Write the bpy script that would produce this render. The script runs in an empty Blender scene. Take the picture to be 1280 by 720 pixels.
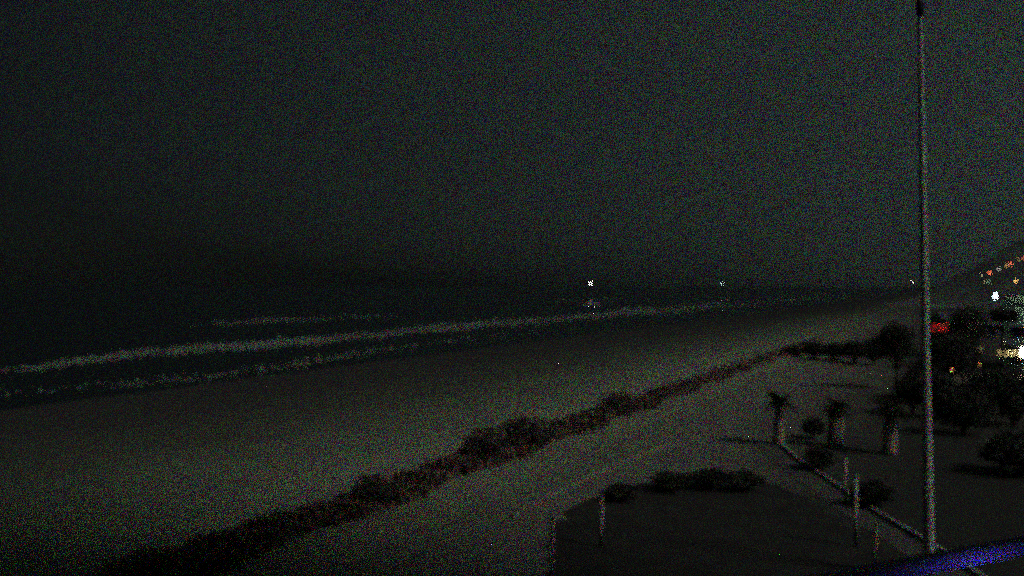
import bpy, bmesh, math, random
import numpy as np
from mathutils import Vector, Matrix

S = bpy.context.scene
COL = S.collection
R = math.radians
rng = np.random.default_rng(7)
random.seed(7)

# ------------------------------------------------------------------ camera
H = 10.0                      # the camera looks out from a balcony ten metres above the sand
F = 1229.0                    # focal length in pixels of a 1280 wide picture
HY = 357.0                    # row of the horizon
cam_d = bpy.data.cameras.new('camera'); cam = bpy.data.objects.new('camera', cam_d); COL.objects.link(cam)
cam.location = (0, 0, H)
cam.rotation_euler = (R(90) - math.atan((360 - HY) / F), 0, 0)
cam_d.sensor_width = 36; cam_d.lens = F / 1280 * 36
cam_d.clip_start = 0.05; cam_d.clip_end = 40000
cam_d.dof.use_dof = True; cam_d.dof.focus_distance = 5.0          # the night picture is slightly out of focus
cam_d.dof.aperture_fstop = cam_d.lens / 1000 / 0.025
S.camera = cam

# ------------------------------------------------------------------ night sky, moon, exposure
MOON_EL, MOON_AZ = 42.0, 128.0        # azimuth clockwise from +Y: the moon stands on the right, a little behind
w = bpy.data.worlds.new('World'); S.world = w; w.use_nodes = True
nt = w.node_tree; nt.nodes.clear()
sky = nt.nodes.new('ShaderNodeTexSky'); sky.sky_type = 'NISHITA'; sky.sun_disc = False
sky.sun_elevation = R(MOON_EL); sky.sun_rotation = R(MOON_AZ); sky.altitude = 10
sky.air_density = 1.0; sky.dust_density = 2.0
bg = nt.nodes.new('ShaderNodeBackground'); bg.inputs['Strength'].default_value = 0.0004
wo = nt.nodes.new('ShaderNodeOutputWorld')
nt.links.new(sky.outputs[0], bg.inputs['Color']); nt.links.new(bg.outputs[0], wo.inputs['Surface'])
sun_d = bpy.data.lights.new('moon', 'SUN'); sun_d.energy = 0.64; sun_d.angle = R(14); sun_d.color = (1.0, 0.98, 0.9)
sun = bpy.data.objects.new('moon', sun_d); COL.objects.link(sun)
mv = Vector((math.cos(R(MOON_EL)) * math.sin(R(MOON_AZ)), math.cos(R(MOON_EL)) * math.cos(R(MOON_AZ)), math.sin(R(MOON_EL))))
sun.rotation_euler = mv.to_track_quat('Z', 'Y').to_euler(); sun.location = mv * 200
S.view_settings.view_transform = 'Standard'; S.view_settings.look = 'None'
S.view_settings.exposure = 0.75; S.view_settings.gamma = 1.0; S.view_settings.use_curve_mapping = False
S.render.engine = 'CYCLES'
S.cycles.use_denoising = False         # a night exposure keeps its grain
S.view_layers[0].samples = 6           # few light paths per pixel: a short, starved night exposure
S.cycles.use_adaptive_sampling = False
S.cycles.max_bounces = 4; S.cycles.diffuse_bounces = 2; S.cycles.glossy_bounces = 2; S.cycles.transparent_max_bounces = 8
S.cycles.sample_clamp_direct = 3.0; S.cycles.sample_clamp_indirect = 1.0

# ------------------------------------------------------------------ helpers
def P(px, py, z=0.0):
    """point of the horizontal plane z that the photograph shows at (px, py)"""
    d = (H - z) * F / (py - HY)
    return ((px - 640) / F * d, d)
def at(px, py, d):
    return Vector(((px - 640) / F * d, d, H - (py - HY) / F * d))
UX, UY = 0.42, 0.9075                  # direction of the coast; inland normal is (UY, -UX)
def ST(s, t): return (s * UY + t * UX, -s * UX + t * UY)
def TS(x, y): return (x * UY - y * UX, x * UX + y * UY)

def mat(name, base, rough=0.8, metal=0.0, var=0.25, scale=4.0, bump=0.0, bscale=20.0, emit=None, estr=0.0, gr=True):
    m = bpy.data.materials.new(name); m.use_nodes = True
    t = m.node_tree; b = t.nodes['Principled BSDF']
    b.inputs['Roughness'].default_value = rough; b.inputs['Metallic'].default_value = metal
    tc = t.nodes.new('ShaderNodeTexCoord')
    n = t.nodes.new('ShaderNodeTexNoise'); n.inputs['Scale'].default_value = scale; n.inputs['Detail'].default_value = 5
    t.links.new(tc.outputs['Object'], n.inputs['Vector'])
    r = t.nodes.new('ShaderNodeValToRGB')
    r.color_ramp.elements[0].position = 0.3; r.color_ramp.elements[1].position = 0.7
    r.color_ramp.elements[0].color = tuple(c * (1 - var) for c in base) + (1,)
    r.color_ramp.elements[1].color = tuple(min(1, c * (1 + var)) for c in base) + (1,)
    t.links.new(n.outputs['Fac'], r.inputs['Fac']); t.links.new(grain(t, tc.outputs['Object'], r.outputs['Color']) if gr else r.outputs['Color'], b.inputs['Base Color'])
    if bump:
        n2 = t.nodes.new('ShaderNodeTexNoise'); n2.inputs['Scale'].default_value = bscale; n2.inputs['Detail'].default_value = 6
        t.links.new(tc.outputs['Object'], n2.inputs['Vector'])
        bp = t.nodes.new('ShaderNodeBump'); bp.inputs['Strength'].default_value = bump; bp.inputs['Distance'].default_value = 0.1
        t.links.new(n2.outputs['Fac'], bp.inputs['Height']); t.links.new(bp.outputs['Normal'], b.inputs['Normal'])
    if emit:
        m.cycles.emission_sampling = 'NONE'
        b.inputs['Emission Color'].default_value = tuple(emit) + (1,); b.inputs['Emission Strength'].default_value = estr
    return m

def grain_group():
    """random colour speckle (mean 1) painted into surfaces to imitate camera noise"""
    g = bpy.data.node_groups.new('grain', 'ShaderNodeTree')
    g.interface.new_socket('Vector', in_out='INPUT', socket_type='NodeSocketVector')
    g.interface.new_socket('Color', in_out='OUTPUT', socket_type='NodeSocketVector')
    gi = g.nodes.new('NodeGroupInput'); go = g.nodes.new('NodeGroupOutput')
    sc = g.nodes.new('ShaderNodeVectorMath'); sc.operation = 'SCALE'; sc.inputs['Scale'].default_value = 613.0
    wn = g.nodes.new('ShaderNodeTexWhiteNoise'); wn.noise_dimensions = '3D'
    sq = g.nodes.new('ShaderNodeVectorMath'); sq.operation = 'MULTIPLY'
    k = g.nodes.new('ShaderNodeVectorMath'); k.operation = 'MULTIPLY'; k.inputs[1].default_value = (7, 7, 7)
    cu = g.nodes.new('ShaderNodeVectorMath'); cu.operation = 'MULTIPLY'; sx = g.nodes.new('ShaderNodeVectorMath'); sx.operation = 'MULTIPLY'
    L = g.links.new
    L(gi.outputs[0], sc.inputs[0]); L(sc.outputs[0], wn.inputs['Vector']); L(wn.outputs['Color'], sq.inputs[0]); L(wn.outputs['Color'], sq.inputs[1])
    L(sq.outputs[0], cu.inputs[0]); L(wn.outputs['Color'], cu.inputs[1]); L(cu.outputs[0], sx.inputs[0]); L(cu.outputs[0], sx.inputs[1]); L(sx.outputs[0], k.inputs[0]); L(k.outputs[0], go.inputs[0])
    return g
GRAIN = grain_group()
def grain(t, vec, col):
    """returns the socket of col with the noise speckle multiplied in"""
    n = t.nodes.new('ShaderNodeGroup'); n.node_tree = GRAIN; t.links.new(vec, n.inputs[0])
    m = t.nodes.new('ShaderNodeVectorMath'); m.operation = 'MULTIPLY'
    t.links.new(n.outputs[0], m.inputs[0])
    if hasattr(col, 'is_linked'): t.links.new(col, m.inputs[1])
    else: m.inputs[1].default_value = col
    return m.outputs[0]

class MB:
    """collects shapes; build() links them as ONE mesh object"""
    def __init__(s): s.v, s.f, s.n = [], [], 0
    def add(s, vs, fs):
        s.v.extend([tuple(p) for p in vs]); s.f.extend([tuple(i + s.n for i in f) for f in fs]); s.n += len(vs); return s
    def box(s, c, d, rz=0.0, bev=0.0):
        bm = bmesh.new(); bmesh.ops.create_cube(bm, size=1)
        for v in bm.verts: v.co = Vector((v.co.x * d[0], v.co.y * d[1], v.co.z * d[2]))
        if bev: bmesh.ops.bevel(bm, geom=bm.edges[:], offset=bev, segments=2, affect='EDGES')
        M = Matrix.Translation(c) @ Matrix.Rotation(rz, 4, 'Z')
        for v in bm.verts: v.co = M @ v.co
        bm.verts.index_update(); s.add([v.co[:] for v in bm.verts], [[v.index for v in f.verts] for f in bm.faces]); bm.free(); return s
    def tube(s, pts, rad, n=10, caps=True):
        pts = [Vector(p) for p in pts]; rad = rad if isinstance(rad, (list, tuple)) else [rad] * len(pts)
        vs, fs = [], []
        for i, p in enumerate(pts):
            a = (pts[min(i + 1, len(pts) - 1)] - pts[max(i - 1, 0)]).normalized()
            q = a.to_track_quat('Z', 'Y')
            for k in range(n):
                an = 2 * math.pi * k / n
                vs.append(p + q @ Vector((math.cos(an) * rad[i], math.sin(an) * rad[i], 0)))
        for i in range(len(pts) - 1):
            for k in range(n):
                fs.append((i * n + k, i * n + (k + 1) % n, (i + 1) * n + (k + 1) % n, (i + 1) * n + k))
        if caps: fs.append(tuple(range(n - 1, -1, -1))); fs.append(tuple((len(pts) - 1) * n + k for k in range(n)))
        return s.add(vs, fs)
    def ball(s, c, r, seg=12, ring=8):
        r = r if isinstance(r, (list, tuple)) else (r, r, r)
        vs, fs = [(c[0], c[1], c[2] - r[2])], []
        for i in range(1, ring):
            th = math.pi * i / ring - math.pi / 2
            for k in range(seg):
                a = 2 * math.pi * k / seg
                vs.append((c[0] + r[0] * math.cos(th) * math.cos(a), c[1] + r[1] * math.cos(th) * math.sin(a), c[2] + r[2] * math.sin(th)))
        vs.append((c[0], c[1], c[2] + r[2])); L = len(vs) - 1
        for k in range(seg):
            fs.append((0, 1 + (k + 1) % seg, 1 + k)); o = 1 + (ring - 2) * seg; fs.append((L, o + k, o + (k + 1) % seg))
        for i in range(ring - 2):
            for k in range(seg):
                a = 1 + i * seg; b = a + seg; fs.append((a + k, a + (k + 1) % seg, b + (k + 1) % seg, b + k))
        return s.add(vs, fs)
    def build(s, name, m, parent=None, smooth=False):
        me = bpy.data.meshes.new(name); me.from_pydata(s.v, [], s.f); me.update()
        if smooth:
            for p in me.polygons: p.use_smooth = True
        if m: me.materials.append(m)
        o = bpy.data.objects.new(name, me); COL.objects.link(o)
        if parent: o.parent = parent
        return o
def np_mesh(name, V, nq, m, parent=None, smooth=False):
    """V (n*nq,3): n polygons of nq corners each"""
    me = bpy.data.meshes.new(name); V = np.asarray(V, dtype=np.float32); n = len(V) // nq
    me.vertices.add(len(V)); me.vertices.foreach_set('co', V.ravel())
    me.loops.add(len(V)); me.loops.foreach_set('vertex_index', np.arange(len(V), dtype=np.int32))
    me.polygons.add(n); me.polygons.foreach_set('loop_start', np.arange(0, len(V), nq, dtype=np.int32))
    me.update(calc_edges=True); me.materials.append(m)
    o = bpy.data.objects.new(name, me); COL.objects.link(o)
    if parent: o.parent = parent
    return o
def tag(o, label=None, cat=None, group=None, kind=None):
    if label: o['label'] = label
    if cat: o['category'] = cat
    if group: o['group'] = group
    if kind: o['kind'] = kind
    return o
def thing(name, loc, label, cat, group=None, rz=0.0):
    o = bpy.data.objects.new(name, None); COL.objects.link(o); o.location = loc; o.rotation_euler = (0, 0, rz)
    o.empty_display_size = 0.3
    return tag(o, label, cat, group)
def lamp_light(parent, loc, power, color, radius=0.1):
    d = bpy.data.lights.new('bulb', 'POINT'); d.energy = power; d.color = color; d.shadow_soft_size = radius
    o = bpy.data.objects.new('bulb', d); COL.objects.link(o); o.parent = parent; o.location = loc
    return o

# ------------------------------------------------------------------ materials
M_trunk = mat('bark', (0.10, 0.08, 0.06), 0.9, bump=0.6, bscale=12)
M_palmtrunk = mat('palm_bark', (0.42, 0.38, 0.30), 0.9, bump=0.7, bscale=8)
M_leaf = mat('leaf', (0.042, 0.048, 0.034), 0.6, var=0.4)
M_palmleaf = mat('palm_leaf', (0.028, 0.040, 0.018), 0.5, var=0.3)
M_duneleaf = mat('dune_leaf', (0.13, 0.10, 0.08), 0.7, var=0.4)
M_scrub = mat('dune_scrub', (0.24, 0.175, 0.135), 0.8, var=0.45, scale=1.2)
M_steel = mat('galvanised_steel', (0.62, 0.69, 0.60), 0.7, 0.0, var=0.12, scale=2.0)
M_darksteel = mat('dark_steel', (0.04, 0.04, 0.045), 0.5, 0.3)
M_timber = mat('weathered_timber', (0.52, 0.47, 0.40), 0.85, var=0.3, bump=0.4, bscale=15)
M_trunkpale = mat('edging_timber', (0.30, 0.28, 0.22), 0.9, var=0.3, bump=0.4)
M_concrete = mat('concrete', (0.36, 0.36, 0.34), 0.85, var=0.2, bump=0.2)
M_wall = mat('painted_wall', (0.34, 0.56, 0.52), 0.8, var=0.1, gr=False)
M_wall_d = mat('weatherboard_wall', (0.13, 0.12, 0.11), 0.8, var=0.15)
M_roof = mat('metal_roof', (0.16, 0.18, 0.19), 0.5, 0.2)
M_glass = mat('window_glass', (0.02, 0.025, 0.03), 0.08)
M_hull = mat('boat_paint', (0.45, 0.40, 0.40), 0.5)
M_grass = mat('lawn_grass', (0.024, 0.024, 0.021), 0.95, var=0.45, scale=0.8, bump=0.6, bscale=6)

# ------------------------------------------------------------------ the setting
# translucent sheet added over the bay to give the sky its glow
def sky_dome():
    m = bpy.data.materials.new('sky_glow_sheet'); m.use_nodes = True; t = m.node_tree; t.nodes.clear(); L = t.links.new
    out = t.nodes.new('ShaderNodeOutputMaterial')
    tr = t.nodes.new('ShaderNodeBsdfTransparent'); tl = t.nodes.new('ShaderNodeBsdfTranslucent'); mix = t.nodes.new('ShaderNodeMixShader')
    tc = t.nodes.new('ShaderNodeTexCoord'); n = t.nodes.new('ShaderNodeTexNoise')
    n.inputs['Scale'].default_value = 0.0005; n.inputs['Detail'].default_value = 4
    L(tc.outputs['Object'], n.inputs['Vector'])
    L(grain(t, tc.outputs['Object'], GLOW_TINT), tl.inputs['Color'])
    # sky gradient painted in: sheet denser on the right, thinner far out
    sp = t.nodes.new('ShaderNodeSeparateXYZ'); L(tc.outputs['Object'], sp.inputs[0])
    def ma(op, a, b, c=0.0):
        k = t.nodes.new('ShaderNodeMath'); k.operation = op
        for i, q in enumerate((a, b, c)):
            if hasattr(q, 'is_linked'): L(q, k.inputs[i])
            else: k.inputs[i].default_value = q
        return k.outputs[0]
    x, y = sp.outputs[0], sp.outputs[1]
    sx = ma('MINIMUM', ma('MAXIMUM', ma('DIVIDE', x, ma('ADD', ma('ABSOLUTE', y, 0.0), 1200.0)), -0.6), 0.6)
    f = ma('MULTIPLY_ADD', sx, 0.90, ma('MULTIPLY_ADD', y, -1.5e-5, 0.60))
    f = ma('MULTIPLY_ADD', n.outputs['Fac'], 0.10, f)
    f = ma('MULTIPLY', ma('MINIMUM', ma('MAXIMUM', f, 0.16), 1.05), 0.45)
    L(f, mix.inputs[0]); L(tr.outputs[0], mix.inputs[1]); L(tl.outputs[0], mix.inputs[2]); L(mix.outputs[0], out.inputs['Surface'])
    vs, fs = [(0, 0, 800)], []; rr = [600, 1500, 3000, 5000, 8000, 12000, 17000, 23000, 30800]; seg = 64
    for r in rr:
        for k in range(seg): a = 2 * math.pi * k / seg; vs.append((r * math.cos(a), r * math.sin(a), 800 * (1 - (r / 30000) ** 2)))
    for k in range(seg): fs.append((0, 1 + k, 1 + (k + 1) % seg))
    for i in range(len(rr) - 1):
        for k in range(seg): a = 1 + i * seg; fs.append((a + k, a + seg + k, a + seg + (k + 1) % seg, a + (k + 1) % seg))
    return tag(MB().add(vs, fs).build('sky', m, smooth=True), 'dark night sky, its pale glow shaped by an added sheet', 'sky', kind='structure')
GLOW_TINT = (.235, .325, .325)
sky_dome()

SEA = -1.2
def ground_z(s, t):
    if s < -27: z = -0.05 - 1.15 * (min(-27 - s, 52) / 52) ** 0.9 - max(0, -79 - s) * 0.03
    elif s < -20: z = 0.55 * math.sin(math.pi * (s + 27) / 7) ** 2 - 0.05 * (-20 - s) / 7
    else: z = 0.0
    return max(z, -9)
def ground():
    m = bpy.data.materials.new('sand_and_turf'); m.use_nodes = True; t = m.node_tree; b = t.nodes['Principled BSDF']
    b.inputs['Roughness'].default_value = 0.9
    tc = t.nodes.new('ShaderNodeTexCoord')
    dot = t.nodes.new('ShaderNodeVectorMath'); dot.operation = 'DOT_PRODUCT'; dot.inputs[1].default_value = (UY, -UX, 0)
    t.links.new(tc.outputs['Object'], dot.inputs[0])
    n = t.nodes.new('ShaderNodeTexNoise'); n.inputs['Scale'].default_value = 0.12; n.inputs['Detail'].default_value = 6
    t.links.new(tc.outputs['Object'], n.inputs['Vector'])
    ad = t.nodes.new('ShaderNodeMath'); ad.operation = 'MULTIPLY_ADD'; ad.inputs[1].default_value = 9.0
    t.links.new(n.outputs['Fac'], ad.inputs[0]); t.links.new(dot.outputs['Value'], ad.inputs[2])
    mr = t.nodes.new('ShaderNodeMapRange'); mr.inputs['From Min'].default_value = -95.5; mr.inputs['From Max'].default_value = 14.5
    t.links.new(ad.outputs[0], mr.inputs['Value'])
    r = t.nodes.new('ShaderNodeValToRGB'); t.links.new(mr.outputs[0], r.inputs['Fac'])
    # position = (s + 100) / 110
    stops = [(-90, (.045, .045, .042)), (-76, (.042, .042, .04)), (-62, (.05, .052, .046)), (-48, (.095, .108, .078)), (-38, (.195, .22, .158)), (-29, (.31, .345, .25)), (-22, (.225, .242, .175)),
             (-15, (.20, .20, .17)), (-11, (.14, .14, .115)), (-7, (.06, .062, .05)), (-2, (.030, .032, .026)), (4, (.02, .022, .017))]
    e = r.color_ramp.elements
    e[0].position = (stops[0][0] + 100) / 110; e[0].color = stops[0][1] + (1,)
    e[1].position = (stops[-1][0] + 100) / 110; e[1].color = stops[-1][1] + (1,)
    for s_, c in stops[1:-1]:
        k = e.new((s_ + 100) / 110); k.color = c + (1,)
    n3 = t.nodes.new('ShaderNodeTexNoise'); n3.inputs['Scale'].default_value = 0.9; n3.inputs['Detail'].default_value = 8
    t.links.new(tc.outputs['Object'], n3.inputs['Vector'])
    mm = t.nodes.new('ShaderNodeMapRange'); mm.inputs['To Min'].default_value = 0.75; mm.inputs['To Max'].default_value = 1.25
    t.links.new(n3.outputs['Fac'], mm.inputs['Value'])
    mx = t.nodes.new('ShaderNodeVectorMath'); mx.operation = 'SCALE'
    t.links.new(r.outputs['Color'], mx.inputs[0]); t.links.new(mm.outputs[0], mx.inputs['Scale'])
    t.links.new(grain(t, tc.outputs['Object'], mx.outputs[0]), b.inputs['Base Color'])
    # fade of the far beach into the dark, painted into the sand colour
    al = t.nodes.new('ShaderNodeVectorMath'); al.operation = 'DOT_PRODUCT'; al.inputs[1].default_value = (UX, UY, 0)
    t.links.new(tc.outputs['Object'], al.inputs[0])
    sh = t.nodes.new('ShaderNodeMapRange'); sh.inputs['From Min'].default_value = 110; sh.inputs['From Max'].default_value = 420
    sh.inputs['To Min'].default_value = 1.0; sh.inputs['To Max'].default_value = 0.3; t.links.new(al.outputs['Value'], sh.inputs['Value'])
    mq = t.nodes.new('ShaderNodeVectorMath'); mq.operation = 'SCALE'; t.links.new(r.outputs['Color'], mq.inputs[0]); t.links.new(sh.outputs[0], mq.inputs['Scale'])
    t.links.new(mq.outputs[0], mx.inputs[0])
    n2 = t.nodes.new('ShaderNodeTexNoise'); n2.inputs['Scale'].default_value = 2.2; n2.inputs['Detail'].default_value = 8
    t.links.new(tc.outputs['Object'], n2.inputs['Vector'])
    bp = t.nodes.new('ShaderNodeBump'); bp.inputs['Strength'].default_value = 0.5; bp.inputs['Distance'].default_value = 0.12
    t.links.new(n2.outputs['Fac'], bp.inputs['Height']); t.links.new(bp.outputs['Normal'], b.inputs['Normal'])
    ss = [-500, -300, -200, -140, -110] + list(np.arange(-100, -30, 5.0)) + list(np.arange(-30, -16, 0.5)) + list(np.arange(-16, 30, 4.0)) + [40, 60, 100, 160, 260, 420, 700, 1200, 2500, 5000]
    ts = [-300, -120, -60] + list(np.arange(-30, 120, 3.0)) + list(np.arange(120, 300, 10.0)) + [300, 350, 420, 520, 650, 850, 1200, 1800, 2800, 4500, 7000]
    vs, fs = [], []
    for s in ss:
        for t_ in ts:
            x, y = ST(s, t_); wob = 0.0
            if -30 < s < -20: wob = 0.18 * math.sin(t_ * 0.7 + 1.3) * math.sin(t_ * 0.23) * math.sin(math.pi * (s + 30) / 10)
            vs.append((x, y, ground_z(s, t_) + wob))
    nT = len(ts)
    for i in range(len(ss) - 1):
        for j in range(nT - 1): fs.append((i * nT + j, (i + 1) * nT + j, (i + 1) * nT + j + 1, i * nT + j + 1))
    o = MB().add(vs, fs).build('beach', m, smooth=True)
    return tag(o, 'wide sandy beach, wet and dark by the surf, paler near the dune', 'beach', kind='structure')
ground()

def sea():
    m = bpy.data.materials.new('sea_water'); m.use_nodes = True; t = m.node_tree; b = t.nodes['Principled BSDF']
    b.inputs['Roughness'].default_value = 0.35
    b.inputs['IOR'].default_value = 1.33; b.inputs['Specular IOR Level'].default_value = 0.35
    tc = t.nodes.new('ShaderNodeTexCoord'); mp = t.nodes.new('ShaderNodeMapping'); mp.inputs['Rotation'].default_value = (0, 0, R(25)); mp.inputs['Scale'].default_value = (0.35, 0.07, 1)
    n = t.nodes.new('ShaderNodeTexNoise'); n.inputs['Scale'].default_value = 1.0; n.inputs['Detail'].default_value = 5
    t.links.new(grain(t, tc.outputs['Object'], (.012, .018, .02)), b.inputs['Base Color']); t.links.new(tc.outputs['Object'], mp.inputs['Vector']); t.links.new(mp.outputs[0], n.inputs['Vector'])
    bp = t.nodes.new('ShaderNodeBump'); bp.inputs['Strength'].default_value = 1.0; bp.inputs['Distance'].default_value = 0.6
    t.links.new(n.outputs['Fac'], bp.inputs['Height']); t.links.new(bp.outputs['Normal'], b.inputs['Normal'])
    vs, fs = [(0, 0, SEA)], []; rr = [30, 80, 160, 320, 640, 1300, 2600, 5200, 8960]; seg = 96
    for r in rr:
        for k in range(seg): a = 2 * math.pi * k / seg; vs.append((r * math.cos(a), r * math.sin(a), SEA))
    for k in range(seg): fs.append((0, 1 + k, 1 + (k + 1) % seg))
    for i in range(len(rr) - 1):
        for k in range(seg): a = 1 + i * seg; fs.append((a + k, a + seg + k, a + seg + (k + 1) % seg, a + (k + 1) % seg))
    tag(MB().add(vs, fs).build('sea', m), 'black night sea stretching out to the horizon', 'sea', kind='structure')
sea()

M_foam = mat('sea_foam', (0.165, 0.20, 0.165), 0.9, var=0.1)
def foam():
    """broken white water: thousands of small tilted flecks riding three lines of swell"""
    lines = [
        ([(-40, 469), (0, 466), (65, 458), (146, 446), (244, 437), (347, 431), (466, 420), (541, 411), (639, 404), (706, 399), (771, 392), (824, 389), (919, 381), (1014, 372), (1060, 369.5)], 0.45, 4.2, 0.35, [(-40, .05), (0, .1), (130, .3), (240, .9), (350, 1), (480, .7), (600, .9), (800, 1), (920, .6), (1060, .1)]),
        ([(-40, 497), (0, 493), (108, 484), (217, 476), (292, 469), (347, 460), (428, 446), (487, 437), (560, 428), (640, 419), (720, 411)], 0.05, 4.8, 0.12, [(-40, .12), (100, .2), (217, .45), (290, .9), (430, 1), (520, .6), (720, .05)]),
        ([(235, 407), (300, 403), (347, 401), (440, 397.5), (500, 394)], 0.09, 2.6, 0.3, [(235, .1), (330, 1), (440, .7), (500, .1)]),
        ([(690, 377), (735, 375.5), (790, 375)], 0.07, 1.4, 0.3, [(690, .2), (735, 1), (790, .1)]),
    ]
    out = []
    for pts, dens, thick, ht, prof in lines:
        pts = np.array(pts, float)
        L = np.hypot(np.diff(pts[:, 0]), np.diff(pts[:, 1])); cl = np.concatenate([[0], np.cumsum(L)])
        ph = rng.uniform(0, 6.28, 5); ex, ey = zip(*prof)
        n = int(cl[-1] * 46 * dens)
        for q in rng.uniform(0, cl[-1], n):
            px = np.interp(q, cl, pts[:, 0])
            env = np.interp(px, ex, ey) * (0.8 + 0.25 * math.sin(q / 37 + ph[0]) + 0.15 * math.sin(q / 13 + ph[1]))
            if rng.random() > env: continue
            py = np.interp(q, cl, pts[:, 1]) + rng.normal(0, thick * 0.55) + 0.8 * math.sin(q / 14 + ph[3])
            px += rng.normal(0, 2)
            x, y = P(px, max(py, HY + 9), SEA); d = y
            z = SEA + 0.02 + abs(rng.normal(0, 0.35)) * ht
            a = rng.uniform(0.15, 0.55) * (0.4 + d / 420); bq = rng.uniform(0.08, 0.3) * (0.4 + d / 420)
            th = math.atan2(UY, UX) + rng.normal(0, 0.25); ca, sa = math.cos(th), math.sin(th)
            til = rng.uniform(-0.2, 0.9)
            for cx, cy in ((-a, -bq), (a, -bq), (a * 0.8, bq), (-a * 0.7, bq)):
                out.append((x + cx * ca - cy * sa * math.cos(til), y + cx * sa + cy * ca * math.cos(til), z + (cy + bq) * math.sin(til)))
    o = np_mesh('foam', out, 4, M_foam)
    tag(o, 'white foam of breaking waves running along the shore', 'foam', kind='stuff')
foam()

# hill behind the town
def hill():
    c = at(1345, HY, 470); vs, fs = [], []; nr, na = 14, 40
    for i in range(nr + 1):
        f = i / nr
        for k in range(na):
            a = 2 * math.pi * k / na
            hz = 34 * (0.5 + 0.5 * math.cos(math.pi * f)) * (1 + 0.12 * math.sin(3 * a + 1) + 0.05 * math.sin(9 * a + 5 * f)) - 0.6
            vs.append((c.x + 85 * f * math.cos(a) * (1 + 0.1 * math.sin(2 * a)), c.y + 150 * f * math.sin(a), hz))
    for i in range(nr):
        for k in range(na): fs.append((i * na + k, (i + 1) * na + k, (i + 1) * na + (k + 1) % na, i * na + (k + 1) % na))
    o = MB().add(vs, fs).build('hill', mat('hill_scrub', (0.16, 0.185, 0.17), 0.95, var=0.4, scale=0.06, bump=1.0, bscale=0.4), smooth=True)
    tag(o, 'dark low hill dotted with lamps at the far end of the beach', 'hill', kind='structure')
    return c
hc = hill()

# dark grass of the reserve below the balcony: one sheet a few millimetres over the sand
def sheet(name, pts, m, z, label, cat, kind='structure'):
    me = [(x, y, z) for x, y in pts]
    bm = bmesh.new(); f = bm.faces.new([bm.verts.new(p) for p in me]); bmesh.ops.triangulate(bm, faces=[f])
    bm.verts.index_update()
    o = MB().add([v.co[:] for v in bm.verts], [[v.index for v in q.verts] for q in bm.faces]).build(name, m); bm.free()
    return tag(o, label, cat, kind=kind)
def ragged(pts, amp):
    q = [Vector(P(*p)) for p in pts]; out = []
    for a, b in zip(q, q[1:] + q[:1]):
        n = max(1, int((b - a).length / 0.8)); d = (b - a).normalized(); nr = Vector((-d.y, d.x))
        for k in range(n): out.append((a.lerp(b, k / n) + nr * float(np.clip(rng.normal(0, amp), -2 * amp, 2 * amp))).to_tuple())
    return out
bed = [(676, 760), (684, 700), (692, 655), (722, 630), (765, 612), (830, 600), (905, 597), (975, 606), (1030, 634), (1080, 668), (1130, 705), (1180, 745), (1210, 790), (900, 860), (700, 850)]
sheet('lawn', ragged(bed, 0.26), M_grass, 0.012, 'dark lawn below the balcony, edged by low shrubs', 'lawn')

# concrete footpath running from the promenade towards the palms
pth = [(972, 553), (985, 566), (1003, 580), (1035, 601), (1070, 625), (1105, 648), (1140, 668), (1190, 700), (1260, 745)]
def footpath():
    a = [Vector(P(*p)) for p in pth]; left, right = [], []
    for i, p in enumerate(a):
        d = (a[min(i + 1, len(a) - 1)] - a[max(i - 1, 0)]).normalized(); nrm = Vector((-d.y, d.x))
        left.append(p + nrm * -1.5); right.append(p)
    vs = [(p.x, p.y, 0.02) for p in left] + [(p.x, p.y, 0.02) for p in right]; n = len(a)
    fs = [(i, i + 1, n + i + 1, n + i) for i in range(n - 1)]
    tag(MB().add(vs, fs).build('footpath', mat('worn_asphalt', (0.10, 0.10, 0.095), 0.9, bump=0.3)), 'grey footpath curving past the palms towards the beach', 'footpath', kind='structure')
    k = MB()
    for i in range(n - 1):
        p, q = right[i], right[i + 1]; d = q - p; c = (p + q) / 2
        k.box((c.x, c.y, 0.09), (d.length + 0.02, 0.22, 0.18), math.atan2(d.y, d.x), 0.02)
    tag(k.build('kerb', mat('kerb_concrete', (0.36, 0.38, 0.36), 0.85, var=0.2)), 'pale concrete kerb sloping along the footpath edge', 'kerb', kind='structure')
footpath()

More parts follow.
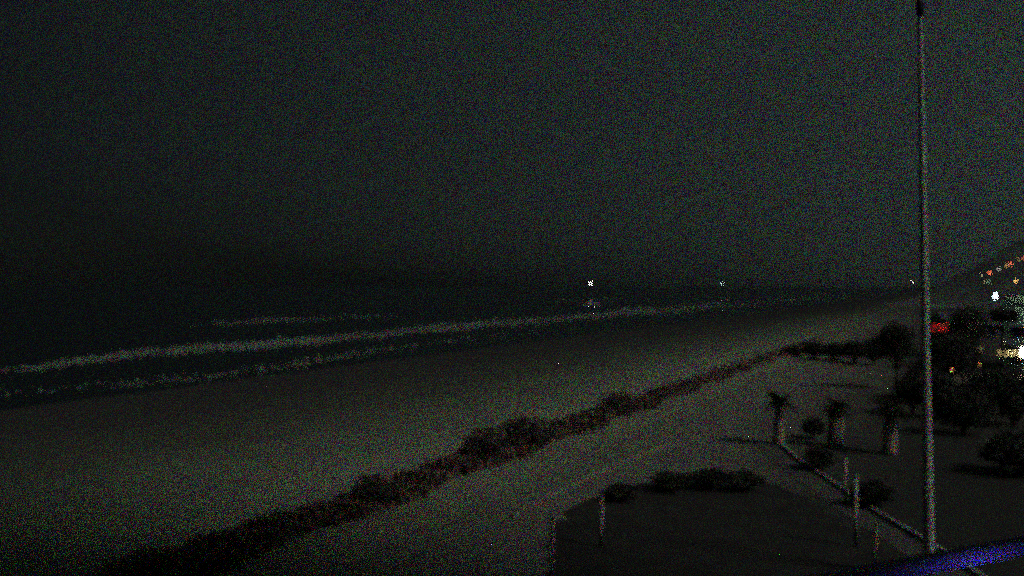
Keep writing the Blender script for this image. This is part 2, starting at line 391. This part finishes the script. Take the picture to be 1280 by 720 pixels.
# ------------------------------------------------------------------ dune scrub
def scrub():
    V = []
    def blades(x, y, z, n, h, spread):
        for _ in range(n):
            a = rng.uniform(0, 6.283); l = h * rng.uniform(0.5, 1.15); ln = rng.uniform(0.15, 0.7) * l; wd = rng.uniform(0.03, 0.075)
            ox, oy = rng.normal(0, spread, 2); dx, dy = math.cos(a), math.sin(a)
            b0 = (x + ox, y + oy, z - 0.05); m0 = (b0[0] + dx * ln * .35, b0[1] + dy * ln * .35, z + l * .6); t0 = (b0[0] + dx * ln, b0[1] + dy * ln, z + l * .9)
            px, py = -dy * wd, dx * wd
            V.extend([(b0[0] - px, b0[1] - py, b0[2]), (b0[0] + px, b0[1] + py, b0[2]), (m0[0] + px, m0[1] + py, m0[2]), (m0[0] - px, m0[1] - py, m0[2])])
            V.extend([(m0[0] - px, m0[1] - py, m0[2]), (m0[0] + px, m0[1] + py, m0[2]), (t0[0] + px * .2, t0[1] + py * .2, t0[2]), (t0[0] - px * .2, t0[1] - py * .2, t0[2])])
    t = 14.0
    while t < 170:
        far = max(1.0, t / 60)
        wv = 0.5 * math.sin(t * 0.31) + 0.35 * math.sin(t * 0.83 + 1)
        for _ in range(int(15 / far)):
            s = rng.uniform(-25.4 + 0.3 * wv, -22.7 + 0.35 * math.sin(t * 0.5 + 2))
            x, y = ST(s, t + rng.uniform(0, 0.5))
            h = (0.62 + 0.22 * wv + 0.15 * math.sin(t * 1.9)) * (1.0 if t < 75 else max(0.55, 1 - (t - 75) / 120))
            blades(x, y, ground_z(s, t), 7, max(0.3, h), 0.12 * far)
        t += 0.25 * far
    o = np_mesh('dune_scrub', V, 4, M_scrub)
    tag(o, 'dark band of low scrub covering the dune ridge behind the beach', 'dune scrub', kind='stuff')
scrub()

# ------------------------------------------------------------------ trees and shrubs
def leaf_cloud(n_cl, per, rad, leaf, squash=1.0, core=0.35):
    """unit: leaf quads scattered in clumps through an ellipsoid of radii rad about the origin"""
    V = []
    for _ in range(n_cl):
        u = rng.normal(0, 1, 3); u /= np.linalg.norm(u); r = rng.uniform(core, 1.0) ** 0.6
        if u[2] < -0.55: u[2] *= 0.4
        c = u * r * np.array(rad); cr = rng.uniform(0.16, 0.34) * min(rad)
        p = c + rng.normal(0, 1, (per, 3)) * cr * np.array((1, 1, 0.7))
        a = rng.normal(0, 1, (per, 3)); a /= np.linalg.norm(a, axis=1)[:, None]
        b = np.cross(a, rng.normal(0, 1, (per, 3))); b /= np.linalg.norm(b, axis=1)[:, None]
        sz = rng.uniform(0.6, 1.3, (per, 1)) * leaf
        V.append(np.stack([p - a * sz, p - b * sz * .45, p + a * sz, p + b * sz * .45], 1).reshape(-1, 3))
    return np.concatenate(V)
def tree(name, loc, zb, zt, wx, label, group, cat='tree', n_cl=115, per=52, leaf=0.14, m=None):
    o = thing(name, loc, label, cat, group)
    hh = (zt - zb) / 2
    V = leaf_cloud(n_cl, per, (wx / 2 * .92, wx / 2 * .92, hh * .92), leaf) + np.array((0, 0, zb + hh))
    np_mesh('crown', V, 4, m or M_leaf, o)
    b = MB(); lean = rng.uniform(-0.15, 0.15, 2)
    top = Vector((lean[0], lean[1], zb + hh * 0.9))
    b.tube([(0, 0, -0.05), (lean[0] * .3, lean[1] * .3, zb * .5 + .1), top], [0.05 * wx + .03, 0.035 * wx + .03, 0.02], 8)
    for k in range(6):
        a = k * 1.05 + rng.uniform(-.3, .3); st = Vector((lean[0] * .5, lean[1] * .5, max(0.15, zb * rng.uniform(.7, 1.0))))
        e = Vector((math.cos(a) * wx * .34, math.sin(a) * wx * .34, zb + hh * rng.uniform(.6, 1.4)))
        b.tube([st, (st + e) / 2 + Vector((0, 0, -.1)), e], [0.02 * wx + .015, 0.014 * wx + .01, 0.01], 6)
    b.build('trunk', M_trunk, o, True)
    return o
def tree_px(name, px, ytop, ybot, wpx, d, label, group, **k):
    zt = H - (ytop - HY) / F * d; zb = max(0.25, H - (ybot - HY) / F * d)
    return tree(name, ((px - 640) / F * d, d, 0), zb, zt, wpx / F * d, label, group, **k)
G_TREES = 'trees in front of the houses'
tree_px('coastal_tree', 1120, 404, 458, 46, 95, 'round dark tree just left of the tall pole', G_TREES)
tree_px('coastal_tree', 1186, 418, 480, 52, 86, 'dark bushy tree beneath the red sign, right of the pole', G_TREES)
tree_px('coastal_tree', 1212, 384, 430, 46, 118, 'tall dark tree rising over the roof of the house', G_TREES)
tree_px('coastal_tree', 1254, 386, 405, 34, 106, 'dark treetop below the white street lamp', G_TREES, n_cl=85)
tree_px('coastal_tree', 1240, 458, 520, 66, 76, 'low wide dark tree under the floodlit railing', G_TREES)
tree_px('coastal_tree', 1155, 446, 500, 40, 84, 'small dark tree half hidden behind the tall pole', G_TREES, n_cl=80)
for px, yt, yb, wp, d, lb in [(1172, 470, 530, 44, 74, 'dark tree close behind the pole, right of it, with low branches'), (1205, 486, 560, 60, 66, 'broad dark tree in the black corner right of the pole'),
        (1268, 470, 560, 70, 70, 'dark tree at the picture edge under the floodlight'), (1276, 540, 640, 90, 52, 'large dark tree at the picture edge above the blue handrail'),
        (1203, 410, 470, 40, 98, 'dark tree between the red sign and the lit building'), (1140, 470, 520, 34, 76, 'slim dark tree left of the pole behind the third palm')]:
    tree_px('coastal_tree', px, yt, yb, wp, d, lb, G_TREES)
G_SHR = 'shrubs along the back of the beach'
shr = [(992, 433, 452, 34, 138, 'low dark shrub at the seaward end of the shrub row'), (1018, 429, 451, 34, 134, 'dark shrub second from the seaward end of the row'),
       (1043, 428, 452, 36, 131, 'rounded dark shrub in the middle of the row, beyond the palms'), (1068, 427, 452, 34, 128, 'dark shrub beside the tallest one in the row'),
       (1092, 424, 454, 34, 124, 'tallest dark shrub of the row, next to the round tree')]
for px, yt, yb, wp, d, lb in shr: tree_px('coastal_shrub', px, yt, yb, wp, d, lb, G_SHR, cat='shrub', n_cl=80, per=44)
G_DUN = 'shrubs growing out of the dune scrub'
def ground_shrub(px, yt, ybase, wpx, label, group, sc=1.0, **k):
    x, y = P(px, ybase); zt = (ybase - yt) / F * y * 0.98
    return tree('dune_shrub' if group == G_DUN else 'garden_shrub', (x, y, ground_z(*TS(x, y))), 0.12, zt, wpx / F * y, label, group, cat='shrub', leaf=0.09, m=M_duneleaf if group == G_DUN else None, **k)
ground_shrub(655, 531, 573, 74, 'largest dark bush on the dune ridge', G_DUN, n_cl=60, per=44)
ground_shrub(605, 545, 590, 60, 'dark bush on the dune just seaward of the largest bush', G_DUN, n_cl=50, per=44)
ground_shrub(776, 497, 528, 50, 'dark bush further along the dune ridge, alone', G_DUN, n_cl=40, per=44)
ground_shrub(470, 607, 645, 60, 'low bush at the near end of the dune ridge', G_DUN, n_cl=40, per=40)
G_BED = 'low shrubs edging the lawn'
for px, yt, yb, wp, lb in [(842, 590, 614, 56, 'low shrub at the left of the lawn edge row'), (888, 586, 612, 52, 'darkest low shrub in the middle of the lawn edge'),
                           (930, 589, 614, 50, 'low shrub right of the darkest one on the lawn edge'), (775, 606, 626, 46, 'small shrub at the beach corner of the lawn'),
                           (1016, 522, 548, 26, 'small dark shrub between the first two palms'), (1024, 560, 588, 40, 'dark shrub beside the bend of the kerb'),
                           (1092, 600, 634, 56, 'wide dark shrub beside the kerb, left of the pole')]:
    ground_shrub(px, yt, yb, wp, lb, G_BED, n_cl=60, per=44)

def palm(px, ycrown, ytrunk, ybase, tw, cw, label):
    x, y = P(px, ybase); k = y / F
    o = thing('palm_tree', (x, y, 0), label, 'palm', 'palms beside the footpath')
    zt = (ybase - ytrunk) * k; zc = (ybase - ycrown) * k; r = tw / 2 * k
    b = MB(); pts, rad = [], []
    for i in range(15):
        f = i / 14; pts.append((0.06 * math.sin(f * 2), 0, -0.05 + f * (zt + .35))); rad.append(r * (1.18 - 0.25 * f) * (1.0 if i % 2 else 0.9))
    b.tube(pts, rad, 14); b.build('trunk', M_palmtrunk, o, True)
    V = []; L = cw / 2 * k * 1.2; c0 = np.array((0.1, 0, zt + .25))
    for j in range(46):
        a = rng.uniform(0, 6.283); el = rng.uniform(-0.35, 1.35); l = L * rng.uniform(0.8, 1.15)
        dx = np.array((math.cos(a), math.sin(a), 0)); sd = np.array((-math.sin(a), math.cos(a), 0)); prev = None
        for q in range(9):
            f = q / 8; p = c0 + dx * l * f * math.cos(el * (1 - .2 * f)) + np.array((0, 0, l * f * math.sin(el) - 0.55 * l * f * f))
            if prev is not None:
                wd = 0.025; V.extend([prev - sd * wd, prev + sd * wd, p + sd * wd, p - sd * wd])
                for sg in (-1, 1):
                    for _ in range(2):
                        ll = l * 0.34 * (1 - abs(f - .45)) * rng.uniform(.8, 1.1); m0 = prev + (p - prev) * rng.random()
                        tip = m0 + sd * sg * ll + dx * ll * .5 + np.array((0, 0, -.25 * ll)); ww = dx * 0.03
                        V.extend([m0 - ww, m0 + ww, tip + ww * .2, tip - ww * .2])
            prev = p
    np_mesh('crown', np.array(V), 4, M_palmleaf, o)
palm(973, 478, 506, 556, 13, 38, 'slim pale-trunked palm nearest the beach')
palm(1044, 481, 512, 558, 20, 36, 'middle palm with pale trunk and dark mop crown')
palm(1112, 485, 515, 568, 18, 44, 'palm with broad dark crown close to the tall pole')

# ------------------------------------------------------------------ posts, edging
G_P = 'slender pale posts around the lawn'
def post(px, ytop, ybase, wpx, label):
    x, y = P(px, ybase); k = y / F; h = (ybase - ytop) * k; r = wpx / 2 * k
    o = thing('timber_post', (x, y, 0), label, 'post', G_P)
    MB().tube([(0, 0, -0.1), (0, 0, h * .5), (0.01, 0, h)], [r * 1.06, r, r * .95], 12).build('shaft', M_timber, o, True)
    MB().tube([(0.01, 0, h + .002), (0.01, 0, h + .04), (0.01, 0, h + .07)], [r * 1.15, r * 1.15, r * .5], 12).build('cap', M_timber, o, True)
post(690, 648, 735, 7, 'pale post nearest the camera at the lawn corner')
post(752, 622, 684, 6, 'pale post at the beach edge of the lawn')
post(1057, 572, 628, 4, 'thin pale post right behind the kerb')
post(1070, 596, 684, 6, 'tall pale post standing in front of the kerb')
post(1094, 656, 715, 6, 'short pale post close to the blue lit railing')
def edging():
    a = [Vector(P(*p)) for p in [(640, 648), (690, 621), (740, 597), (795, 574), (850, 552)]]
    b = MB()
    for p, q in zip(a[:-1], a[1:]):
        d = q - p; c = (p + q) / 2; b.box((c.x, c.y, 0.1), (d.length - .04, 0.12, 0.2), math.atan2(d.y, d.x), 0.015)
    tag(b.build('timber_edging', M_trunkpale), 'low timber edging beside the sandy track behind the dune', 'edging')
edging()

# ------------------------------------------------------------------ tall pole
def mast():
    d = 33.0; base = at(1162.5, 700, d); base.z = 0; top = at(1150, 0, d)
    o = thing('tall_pole', base, 'very tall tapering pale steel pole rising out of the picture', 'pole')
    dx = (top.x - base.x) / (top.z - 1.2); zt = 21.5
    n = 16; pts = [(dx * zt * i / n, 0, zt * i / n) for i in range(n + 1)]; rad = [0.195 - 0.128 * (i / n) ** 0.85 for i in range(n + 1)]
    MB().tube(pts, rad, 20).build('shaft', M_steel, o, True)
    b = MB().tube([(0, 0, 0), (0, 0, 0.04)], 0.36, 20)
    for k in range(6): a = k * 1.047; b.tube([(0.29 * math.cos(a), 0.29 * math.sin(a), 0.04), (0.29 * math.cos(a), 0.29 * math.sin(a), 0.12)], 0.02, 8)
    b.build('base_plate', M_steel, o)
    MB().tube([(dx * 19.05, 0, 19.05), (dx * 19.9, 0, 19.9)], [0.118, 0.112], 20).build('collar', M_darksteel, o, True)
    MB().tube([(dx * zt, 0, zt + .002), (dx * zt, 0, zt + .12)], [0.075, 0.02], 20).build('cap', M_darksteel, o, True)
mast()

# ------------------------------------------------------------------ balcony railing with a blue lamp
def railing():
    zr = H - 0.65; pR = Vector((0.878, 2.245)); dr = Vector((0.40, 0.213)).normalized()
    org = pR - dr * 1.6; ang = math.atan2(dr.y, dr.x)
    o = thing('balcony_railing', (org.x, org.y, zr - 1.05), 'blue lit metal handrail crossing the corner below the pole', 'railing', rz=ang)
    mr = mat('rail_paint', (0.30, 0.30, 0.33), 0.9, var=0.1)
    MB().tube([(0, 0, 1.05), (3.4, 0, 1.05)], 0.024, 20).build('handrail', mr, o, True)
    MB().tube([(0, 0, .12), (3.4, 0, .12)], 0.015, 12).build('lower_rail', mr, o, True)
    for x in (0.02, 0.75, 2.35, 3.38): MB().box((x, 0, 0.51), (0.035, 0.035, 1.02), 0, 0.004).build('post', mr, o)
    l = thing('indicator_lamp', (0, 0, 0), 'small blue indicator lamp clipped under the handrail', 'lamp')
    q = pR + dr * 0.27; l.location = (q.x, q.y, zr - 0.125); l.rotation_euler = (0, 0, ang)
    MB().box((0, 0, 0), (0.07, 0.03, 0.03), 0, 0.006).build('housing', M_darksteel, l)
    MB().ball((0, -0.02, 0), 0.012).build('lens', mat('blue_lens', (0.1, 0.1, 0.6), 0.3, emit=(0.1, 0.12, 1.0), estr=3.0), l, True)
    lamp_light(l, (0.0, -0.17, 0.05), 0.48, (0.17, 0.13, 1.0), 0.02)
    return org, dr, zr
org, dr, zr = railing()
def shade_block():  # out-of-view block added to throw soft shade over the left foreground
    o = thing('shade_block', (26, -8, 0), 'tall unseen block added to shade the left foreground', 'shade_block')
    MB().box((0, 0, 28), (24, 28, 56), 0, .05).build('wall', M_concrete, o)
    MB().box((0, 0, 56.3), (24.6, 28.6, .5), 0, .05).build('roof', M_roof, o)
    for k in range(12):
        MB().box((-12.0 - .02, 0, 6 + k * 3.6), (.06, 24, 1.5)).build('window', M_glass, o)
        MB().box((-12.6, 0, 4.6 + k * 3.6), (1.2, 26, .18), 0, .02).build('balcony_slab', M_concrete, o)
shade_block()
def deck():
    b = MB(); c = org + dr * 1.7 + Vector((dr.y, -dr.x)) * 2.6
    b.box((c.x, c.y, zr - 1.15), (3.6, 5.4, 0.2), math.atan2(dr.y, dr.x), 0.01)
    o = tag(b.build('balcony', M_concrete), 'concrete balcony carrying the blue lit railing', 'balcony', kind='structure')
    b2 = MB()
    b2.box((c.x, c.y, (zr - 1.25) / 2 - .05), (3.2, 4.6, zr - 1.2), math.atan2(dr.y, dr.x), 0.01)
    b2.build('wall', M_concrete, o)
deck()

# ------------------------------------------------------------------ lamps
def street_lamp(name, p, r, color, estr, power, label, group, zground=0.0, oval=1.0, arm=0.0):
    o = thing(name, (p.x, p.y, zground), label, 'street lamp', group)
    h = p.z - zground
    MB().tube([(arm, 0, -0.2), (arm, 0, h * .6), (arm, 0, h - r * oval - .05)], [0.11, 0.08, 0.06], 8).build('pole', M_darksteel, o, True)
    if arm: MB().tube([(arm, 0, h - r * oval - .06), (arm * .5, 0, h + r * oval + .05), (0, 0, h + r * oval + .03)], 0.04, 6).build('arm', M_darksteel, o, True)
    MB().tube([(0, 0, h + r * oval * .93), (0, 0, h + r * oval + .12)], [r * .7, r * .25], 10).build('hood', M_darksteel, o, True)
    MB().ball((0, 0, h), (r, r, r * oval), 12, 8).build('globe', mat('lamp_globe', (0.7, 0.7, 0.7), 0.4, emit=color, estr=estr), o, True)
    if power: lamp_light(o, (0, -r - .15, h - .1), power, color, 0.1)
    return o
def hz(x, y):
    f = math.hypot((x - hc.x) / 85, (y - hc.y) / 150); return 34 * (.5 + .5 * math.cos(math.pi * min(1, f))) - 0.6
RED, AMB, WHT, YEL, GRN, CYN = (1, .16, .07), (1, .55, .14), (1, .93, .8), (1, .85, .42), (.45, 1, .5), (.55, .85, 1)
hl = [(1226, 343.5, 400, .40, YEL, 1.6, 'dim yellow lamp lowest on the hillside row'), (1237.5, 341, 400, .62, RED, 2.6, 'bright red-orange lamp, lower of the two brightest on the hill'),
      (1249, 336.5, 405, .5, WHT, .9, 'dim white lamp between the two red-orange hill lamps'), (1258, 332.5, 410, .5, AMB, .9, 'dull amber lamp beside the upper red-orange hill lamp'),
      (1263.5, 329.5, 410, .62, RED, 2.2, 'bright red-orange lamp, upper of the two brightest on the hill'), (1273, 324, 420, .45, AMB, .7, 'faint amber lamp near the crest of the hill'),
      (1279.5, 322.5, 420, .5, RED, 1.2, 'red lamp at the picture edge, highest on the hill'), (1270.5, 351.5, 380, .52, AMB, 3.0, 'single amber lamp on the lower hill slope'),
      (1236.5, 352.5, 360, .40, GRN, .8, 'faint greenish lamp at the foot of the hill'), (1231, 352, 360, .34, YEL, .6, 'faint yellow lamp beside the greenish one at the hill foot')]
for px, py, d, r, c, e, lb in hl:
    p = at(px, py, d); street_lamp('street_lamp', p, r * .85, c, e * .55, 0, lb, 'lamps on the hillside', zground=min(p.z - 3.0, max(0, hz(p.x, p.y))))
p = at(1244.3, 370, 109); street_lamp('street_lamp', p, .18, (.72, .93, 1), 9, 20, 'bright oval blue-white street lamp over the trees at right', 'street lamps along the coast road', oval=1.75, arm=0.9)
p = at(1140, 353, 600); street_lamp('street_lamp', p, .42, WHT, 2.2, 0, 'small white lamp just left of the pole, far along the beach', 'street lamps along the coast road')
p = at(1191.2, 349.5, 520); street_lamp('street_lamp', p, .42, YEL, 1.5, 0, 'small yellow lamp right of the pole, far along the beach', 'street lamps along the coast road')

def boat(px, py, d, L, color, estr, r, label, ang):
    p = at(px, py, d); o = thing('fishing_boat', (p.x, p.y, SEA), label, 'boat', 'boats with lights out at sea', rz=ang)
    vs, fs = [], []; n = 9
    for i in range(n):
        f = i / (n - 1); x = (f - .5) * L; wv = L * .15 * (1 - max(0, (f - .45) / .55) ** 2.2) * (0.85 + .15 * min(1, f * 4)); sh = L * .09 + L * .05 * f * f
        vs += [(x, -wv, sh), (x, -wv * .75, -.1), (x, 0, -.5), (x, wv * .75, -.1), (x, wv, sh)]
    for i in range(n - 1):
        for k in range(4): a = i * 5 + k; fs.append((a, a + 5, a + 6, a + 1))
        fs.append((i * 5, i * 5 + 4, i * 5 + 9, i * 5 + 5))
    fs.append((0, 1, 2, 3, 4))
    MB().add(vs, fs).build('hull', M_hull, o)
    MB().box((-L * .08, 0, L * .17), (L * .28, L * .2, L * .2), 0, .05).box((-L * .08, 0, L * .277), (L * .34, L * .25, .08), 0, .02).build('cabin', M_hull, o)
    MB().box((L * .062, 0, L * .2), (.04, L * .16, L * .07)).build('window', M_glass, o)
    mh = p.z - SEA
    MB().tube([(0, 0, L * .28), (0, 0, mh - r)], [.12, .06], 8).tube([(0, 0, mh * .7), (-L * .35, 0, L * .2)], .02, 5).build('mast', M_darksteel, o)
    MB().ball((0, 0, mh), r).build('masthead_light', mat('masthead_lamp', (.7, .7, .7), .4, emit=color, estr=estr), o, True)
boat(738.5, 354, 560, 12, (1, 1, 1), 6, .55, 'boat showing the brightest white light on the sea horizon', 0.5)
boat(903, 354, 760, 10, (.6, 1, .85), 1.6, .62, 'boat with a small greenish light, nearer the shore', -0.3)

# ------------------------------------------------------------------ buildings at the right edge
def window(o, c, w_, h_, lit=None):
    f = MB()
    for sx in (-1, 1): f.box((c[0] + sx * (w_ / 2 + .04), c[1], c[2]), (.08, .1, h_ + .16))
    for sz in (-1, 1): f.box((c[0], c[1], c[2] + sz * (h_ / 2 + .04)), (w_, .1, .08))
    fr = f.build('window', mat('window_frame', (.6, .6, .58), .6), o)
    MB().box((c[0], c[1] + .03, c[2]), (w_, .02, h_)).build('pane', lit or M_glass, fr)
def building():
    d = 118.0; x0 = (1252 - 640) / F * d; W = 15.0; D = 9.0
    o = thing('apartment_building', (x0, d, 0), 'pale two-storey building cut off by the picture edge, floodlit in front', 'building', rz=-R(26))
    MB().box((W / 2, D / 2, 3.75), (W, D, 7.5), 0, .02).build('wall', M_wall, o)
    MB().box((W / 2, D / 2, 8.13), (W * .94, D * .9, 1.24), 0, .02).build('parapet', M_wall, o)
    MB().box((W / 2, D / 2, 8.83), (W + .5, D + .5, .14), 0, .03).build('roof', M_roof, o)
    MB().box((W / 2, -.5, 3.02), (W, 1.0, .16), 0, .02).build('balcony_slab', M_concrete, o)
    for x in (1.8, 5.4, 9.0, 12.6):
        window(o, (x, -.06, 4.5), 1.5, 1.3); window(o, (x, -.06, 1.5), 1.5, 1.3)
building()
def flood():
    d = 111.0; p = at(1279, 440.5, d)
    o = thing('floodlight', (p.x, p.y, 0), 'dazzling yellow-white floodlight at the picture edge', 'floodlight')
    MB().tube([(0, .2, 0), (0, .2, p.z + .7)], [.07, .05], 10).build('pole', M_darksteel, o, True)
    MB().box((0, .12, p.z), (.74, .2, 1.3), 0, .03).build('housing', M_darksteel, o)
    MB().box((0, -.02, p.z), (.64, .06, 1.16), 0, .02).build('lens', mat('flood_lens', (.8, .8, .7), .3, emit=(1, .93, .62), estr=8), o)
    lamp_light(o, (0, -.6, p.z + .1), 900, (1, .9, .58), .2)
    t = thing('strip_light', ((1246.5 - 640) / F * d, d - .25, 0), 'two parallel warm light strips reaching left from the dazzling floodlight', 'light strip')
    L = p.x - t.location.x - .35
    mr = mat('warm_strip', (.75, .66, .38), .6, var=.1, gr=False, emit=(1, .72, .28), estr=.42)
    for z in (H - (439 - HY) / F * d, H - (443.6 - HY) / F * d):
        MB().tube([(0, 0, z), (L, 0, z)], .075, 8).build('tube', mr, t, True)
        MB().box((L / 2, .11, z), (L, .05, .12), 0, .01).build('batten', M_darksteel, t)
    for x in (.06, L - .1): MB().tube([(x, .16, 0), (x, .16, 2.75)], .04, 8).build('post', M_darksteel, t, True)
flood()
def house():
    d = 136.0; x0 = (1188 - 640) / F * d; W = 7.2; D = 7.0
    o = thing('seaside_house', (x0, d, 0), 'small dark house among the trees with one warm window', 'house')
    MB().box((W / 2, D / 2, 2.3), (W, D, 4.6), 0, .02).build('wall', M_wall_d, o)
    b = MB(); z0, z1, e = 4.6, 6.3, .4
    b.add([(-e, -e, z0), (W + e, -e, z0), (W + e, D + e, z0), (-e, D + e, z0), (-e, D / 2, z1), (W + e, D / 2, z1)], [(0, 1, 5, 4), (2, 3, 4, 5), (0, 4, 3), (1, 2, 5), (0, 3, 2, 1)])
    rf = b.build('roof', M_roof, o)
    MB().box((W / 2, -e - .05, 4.62), (W + 2 * e, .09, .16)).build('gutter', mat('white_gutter', (.6, .6, .6), .5), rf)
    lit = mat('lit_window', (.5, .4, .2), .4, emit=(1, .75, .32), estr=.07)
    window(o, (3.65, -.06, 1.2), 1.6, .7, lit); window(o, (1.2, -.06, 1.5), 1.0, 1.0); window(o, (5.9, -.06, 3.5), 1.0, 1.0); window(o, (2.0, -.06, 3.5), 1.0, 1.0)
    MB().box((5.6, -.04, 1.0), (.95, .06, 2.0)).build('door', M_wall_d, o)
house()
def red_sign():
    d = 104.0; p = at(1168, 410, d)
    o = thing('illuminated_sign', (p.x, p.y, 0), 'red glowing board right beside the tall pole', 'sign')
    wd, hgt = 2.9, .95
    MB().box((0, 0, p.z), (wd, .12, hgt), 0, .02).build('board', mat('red_board', (.55, .03, .03), .6), o)
    for x in (-1.2, 1.2): MB().tube([(x, .12, -.1), (x, .12, p.z + .4)], .05, 8).build('post', M_darksteel, o, True)
    MB().box((1.0, -.5, p.z + .62), (.3, .14, .1), 0, .02).build('lamp_housing', M_darksteel, o)
    MB().tube([(1.0, -.5, p.z + .62), (1.0, 0, p.z + .5)], .02, 6).build('lamp_arm', M_darksteel, o)
    lamp_light(o, (1.0, -.62, p.z + .4), 9, (1, .2, .12), .05)
red_sign()
def garden_lamp(px, py, d, color, label):
    p = at(px, py, d); o = thing('garden_lamp', (p.x, p.y, 0), label, 'garden lamp', 'garden lamps among the trees')
    MB().tube([(0, 0, -.05), (0, 0, p.z - .14)], .03, 8).build('pole', M_darksteel, o, True)
    MB().ball((0, 0, p.z), .14).build('globe', mat('garden_globe', (.6, .5, .4), .4, emit=color, estr=.22), o, True)
    MB().tube([(0, 0, p.z + .13), (0, 0, p.z + .2)], [.15, .04], 10).build('hood', M_darksteel, o, True)
    lamp_light(o, (0, -.25, p.z), 6, color, .05)
garden_lamp(1190, 462, 80, (1, .22, .08), 'dim red-orange garden lamp against the bushy tree')
garden_lamp(1225, 455.5, 88, (1, .45, .12), 'dim orange garden lamp below the lit window')
